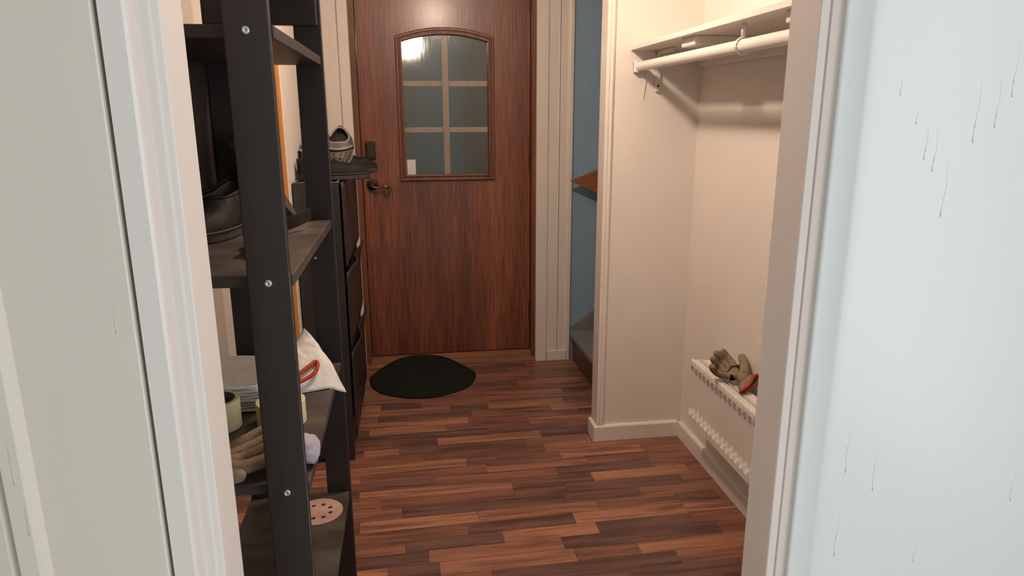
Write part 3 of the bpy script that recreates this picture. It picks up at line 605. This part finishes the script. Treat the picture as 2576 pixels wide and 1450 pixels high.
# things on its shelves
def sheet(fn, nu, nv, name, m, label, cat, th=0.0012, group=None):
    o = obj(name, grid(fn, nu, nv), m, smooth=True); mods(o, ('solid', th, 0)); return tag(o, label, cat, group)
def cloth_fn(u, v):
    # u: from back-left to the front-right tip, v: across
    a = Vector((-0.345, 1.700, 0.672)); b = Vector((-0.275, 1.760, 0.752)); c = Vector((-0.165, 1.615, 0.662)); d = Vector((-0.30, 1.565, 0.670))
    p = (a*(1-u)+b*u)*(1-v) + (d*(1-u)+c*u)*v
    n = noise.noise(Vector((u*3.1, v*3.3, 1.7)))*0.012 + noise.noise(Vector((u*8, v*8, 4)))*0.004
    p.z += 0.030*math.sin(math.pi*u)*math.sin(math.pi*v)*0.9 + 0.018*u*(1-v) + n*(0.4+0.6*math.sin(math.pi*v)) + 0.010*math.sin(math.pi*v)
    if p.x > XF-0.01: p.z -= (p.x-XF+0.01)*0.35
    else: p.z = max(p.z, 0.6665)
    return p
paper = sheet(cloth_fn, 26, 26, 'paper_towel', 'paper', 'crumpled white paper towel draped over the edge of the third shelf', 'paper towel')
rl = empty('glove_cuff', (-0.27, 1.60, 0.70), 'red hemmed cuff lying on the white paper towel', 'glove')
LOOP = [(-0.340, 1.560, 0.690), (-0.300, 1.585, 0.698), (-0.270, 1.605, 0.706), (-0.248, 1.630, 0.715), (-0.236, 1.645, 0.720), (-0.230, 1.632, 0.713), (-0.235, 1.612, 0.704), (-0.252, 1.592, 0.697), (-0.285, 1.570, 0.690), (-0.330, 1.545, 0.684)]
def cr_loop(P, k=5):
    P = [Vector(p) for p in P]; n = len(P); out = []
    for i in range(n):
        a, b, c, d = P[i-1], P[i], P[(i+1) % n], P[(i+2) % n]
        for t in (q/k for q in range(k)): out.append(0.5*((2*b)+(c-a)*t+(2*a-5*b+4*c-d)*t*t+(3*b-a-3*c+d)*t**3))
    return out
obj('hem', tube(cr_loop(LOOP), 0.0048, 8, closed=True), 'red_hem', rl, smooth=True)
wst = empty('paper_stack', (-0.40, 1.62, 0.665), 'stack of folded white paper wipes at the back of the third shelf', 'paper')
for i in range(9):
    dx, dy, a = random.uniform(-.006, .006), random.uniform(-.006, .006), random.uniform(-3, 3)
    b = bmesh.new(); add_box(b, -0.062, 0.062, -0.105, 0.105, 0, 0.0062, 0.002, 1)
    bmesh.ops.subdivide_edges(b, edges=[e for e in b.edges if e.calc_length() > 0.05], cuts=5, use_grid_fill=True)
    for v in b.verts: v.co.z += 0.004*noise.noise(Vector((v.co.x*16, v.co.y*16, i))) * (1 if i else 0); v.co.x += 0.003*noise.noise(Vector((v.co.y*22, 3, i)))
    obj('wipe', xform(b, TR((-0.399+dx, 1.595+dy, 0.666+i*0.0068), 0, 0, 2+a)), 'paper_cool' if i % 3 else 'paper', wst, smooth='auto')
def tape(label, x, y, z, r, h, ri):
    t = empty('masking_tape', (x, y, z), label, 'tape', 'rolls of masking tape')
    mt = Matrix.Translation((x, y, z))
    obj('tape_roll', lathe([(ri+0.002, 0), (r-0.001, 0), (r, 0.001), (r, h-0.001), (r-0.001, h), (ri+0.002, h), (ri+0.002, 0)], mt, 40), 'tape', t, smooth='auto')
    obj('core', lathe([(ri, 0.001), (ri+0.002, 0.001), (ri+0.002, h+0.0006), (ri, h+0.0006), (ri, 0.001)], mt, 40), 'tape_core', t, smooth='auto')
tape('yellowish masking tape roll partly hidden by the left door jamb', -0.412, 1.425, 0.6645, 0.048, 0.062, 0.038)
tape('yellowish masking tape roll behind the front post of the shelving unit', -0.283, 1.430, 0.6645, 0.050, 0.050, 0.038)
lb = bmesh.new(); bmesh.ops.create_icosphere(lb, subdivisions=4, radius=1)
for v in lb.verts:
    d = v.co.copy(); n = 1 + 0.30*noise.noise(d*1.6+Vector((3, 1, 7))) + 0.14*noise.noise(d*4.2)
    p = Vector((-0.222 + 0.040*d.x*n, 1.240 + 0.040*d.y*n, 0.690 + 0.032*d.z*n))
    if p.x < XF: p.z = max(p.z, 0.6652)
    else: p.z -= (p.x-XF)*0.5
    v.co = p
tag(obj('dust_cloth', lb, 'lilac', smooth=True), 'crumpled lilac cloth bulging over the edge of the third shelf', 'cloth')
# sanding disc with eight holes
cu = bpy.data.curves.new('disc', 'CURVE'); cu.dimensions = '2D'; cu.fill_mode = 'BOTH'; cu.extrude = 0.0006
def circ(cx, cy, r, n):
    s = cu.splines.new('POLY'); s.points.add(n-1); s.use_cyclic_u = True
    for i in range(n): s.points[i].co = (cx+r*math.cos(2*math.pi*i/n), cy+r*math.sin(2*math.pi*i/n), 0, 1)
circ(0, 0, 0.0625, 64)
for i in range(8): circ(0.0325*math.cos(i*math.pi/4+0.3), 0.0325*math.sin(i*math.pi/4+0.3), 0.0058, 14)
tmp = bpy.data.objects.new('tmp', cu); C.objects.link(tmp); dg = bpy.context.evaluated_depsgraph_get()
dm = bpy.data.meshes.new_from_object(tmp.evaluated_get(dg)); bpy.data.objects.remove(tmp); dm.materials.clear(); dm.materials.append(M['sand_disc'])
disc = bpy.data.objects.new('sanding_disc', dm); C.objects.link(disc); disc.location = (-0.264, 1.690, 0.2895); disc.rotation_euler = (0, 0, 0.2)
tag(disc, 'round pink sanding disc with punched holes on the bottom shelf', 'sanding disc')
# footwear on the middle shelf
shoe('black_shoe', 'black shoe with a tan lining at the back of the middle shelf', TR((-0.395, 1.700, 1.0425), 0, 0, 172), kind='brown', L=0.25, H=0.118, toeh=0.055, W=0.045)
def sandal(label, mtx, strap_mat='black_leather'):
    L, Wd = 0.235, 0.042
    g = empty('sandal', mtx @ Vector((0, L/2, 0)), label, 'sandal', 'black sandals on the middle shelf')
    N = 28
    def wf(u): return Wd*(0.78+0.24*math.sin(math.pi*min(1, u*0.85+0.1)))*max(0, 1-abs(2*u-1)**3)**0.5
    out = [(wf(i/N), L*i/N) for i in range(N+1)] + [(-wf(i/N), L*i/N) for i in range(N-1, 0, -1)]
    mods(obj('sole', xform(prism(out, 'z', 0, 0.022), mtx), 'dark_rubber', g, smooth='auto'), ('bevel', 0.002))
    for y, h, wd in ((0.165, 0.045, 0.016), (0.085, 0.058, 0.012)):
        pts = [mtx @ Vector((0.043*math.cos(math.pi*i/14), y, 0.010+h*math.sin(math.pi*i/14))) for i in range(15)]
        obj('strap', tube(pts, wd, 8, flat=0.16), 'black_leather', g, smooth=True)
    return g
lean = Matrix(((0, -0.54, -0.84, -0.262), (-1, 0, 0, 1.720), (0, 0.84, -0.54, 1.058), (0, 0, 0, 1)))
sandal('black sandal leaning steeply near the far end of the middle shelf', lean)
sd = sandal('black sandal lying flat near the edge of the middle shelf', TR((-0.257, 1.290, 1.0425), 0, 0, 10, 0.85))
band = [(-0.285, 1.545, 1.062), (-0.262, 1.572, 1.066), (-0.242, 1.602, 1.071), (-0.222, 1.640, 1.077)]
bb = bmesh.new(); R0 = [[bb.verts.new((x, y, z-0.014)), bb.verts.new((x, y, z+0.014))] for x, y, z in band]
for A, B in zip(R0, R0[1:]): bb.faces.new((A[0], B[0], B[1], A[1]))
mods(obj('strap_end', bb, 'black_leather', sd), ('solid', 0.004, 0), ('bevel', 0.001))

# ------------------------------------------------------------------ black shoe cabinet
cab = empty('shoe_cabinet', (-0.31, 2.86, 0), 'slim black plastic shoe cabinet with curved flap fronts against the left wall', 'shoe cabinet')
CY0, CY1, CX0, CX1, CZ = 2.520, 3.195, -0.396, -0.240, 1.066
obj('body', boxes((CX0, CX1, CY0, CY0+0.012, 0.012, CZ, 0.002), (CX0, CX1, CY1-0.012, CY1, 0.012, CZ, 0.002), (CX0, CX0+0.008, CY0+0.012, CY1-0.012, 0.012, CZ), (CX0+0.008, CX1, CY0+0.012, CY1-0.012, CZ-0.014, CZ-0.004),
    (CX0+0.008, CX1-0.03, CY0+0.012, CY1-0.012, 0.012, 0.024)), 'black_plastic', cab)
for lx0, lx1, ly0, ly1 in ((CX0+0.001, CX1-0.001, CY0+0.0015, CY0+0.006), (CX1-0.007, CX1-0.002, CY0+0.006, CY1-0.014), (CX0+0.002, CX0+0.007, CY0+0.006, CY1-0.014)):
    obj('top_edge_shine', box(lx0, lx1, ly0, ly1, CZ-0.001, CZ+0.0012), 'strap_grey', cab)  # lighter grey strips paint the shine and wear on the top edges
for x in (CX0+0.02, CX1-0.012):
    for y in (CY0+0.012, CY1-0.03): obj('foot', box(x-0.010, x+0.010, y-0.011, y+0.012, 0, 0.013, 0.002), 'black_plastic', cab)
for z0, z1, wavy in ((0.758, 1.064, 0), (0.455, 0.752, 1), (0.10, 0.448, 1)):
    def flap(u, v, z0=z0, z1=z1, wavy=wavy):
        y = CY0+0.003 + (CY1-CY0-0.006)*u; z = z0 + (z1-z0)*v
        wv = 0.5-0.5*math.cos(3.4*math.pi*u+0.3)
        t = max(0, (v-0.55)/0.45)**2
        x = -0.226 + wavy*t*0.024*wv
        z -= wavy*max(0, (v-0.8)/0.2)*0.012*(1-wv)
        return (x, y, z)
    f = obj('flap', grid(flap, 48, 16), 'black_plastic', cab, smooth='auto'); mods(f, ('solid', 0.006, -1))

# ------------------------------------------------------------------ door mat
def mat_pt(a, rad):
    r = 1 + 0.010*math.sin(3*a+0.7) + 0.006*math.sin(7*a)
    x = 0.037 + 0.265*r*rad*math.cos(a); y = 3.338 + (0.250 if math.sin(a) < 0 else 0.226)*r*rad*math.sin(a)
    return x, y
def ramp(y): t = max(0, min(1, (y-3.41)/0.155)); return 0.047*t*t
bm = bmesh.new(); NR, NA = 14, 72; rows = []
for i in range(NR+1):
    rd = i/NR; row = []
    for k in range(NA):
        x, y = mat_pt(2*math.pi*k/NA, max(rd, 1e-4)); y = min(y, 3.573)
        h = 0.013 + 0.0012*noise.noise(Vector((x*40, y*40, 0)))
        if i == NR: h = 0.006
        row.append(bm.verts.new((x, y, ramp(y)+h+0.001)))
    rows.append(row)
low = [bm.verts.new((v.co.x, v.co.y, ramp(v.co.y)+0.0012)) for v in rows[-1]]
for A, B in zip(rows + [None], rows[1:] + [low]):
    if A is None: break
    for k in range(NA):
        try: bm.faces.new((A[k], B[k], B[(k+1) % NA], A[(k+1) % NA]))
        except ValueError: pass
bm.faces.new(low[::-1])
bmesh.ops.recalc_face_normals(bm, faces=bm.faces)
tag(obj('door_mat', bm, 'mat_black', smooth=True), 'round black door mat on the floor before the brown door', 'door mat')

# ------------------------------------------------------------------ plaster crumbs and dust by the short wall
cr = bmesh.new(); rg = random.Random(3)
for i in range(26):
    x, y = (0.69+rg.gauss(0, 0.014), 2.535+rg.gauss(0, 0.025)) if i < 14 else (rg.uniform(0.1, 0.95), rg.uniform(1.75, 2.4))
    s = rg.uniform(0.001, 0.0035) if i < 14 else rg.uniform(0.0006, 0.0012)
    b = bmesh.ops.create_icosphere(cr, subdivisions=1, radius=s)
    for v in b['verts']: v.co = Vector((x + v.co.x*rg.uniform(0.6, 1.6), y + v.co.y*rg.uniform(0.6, 1.8), s*0.5+0.0006+v.co.z*0.5))
tag(obj('plaster_crumbs', cr, 'crumb'), 'white plaster crumbs scattered on the laminate floor', 'debris', kind='stuff')
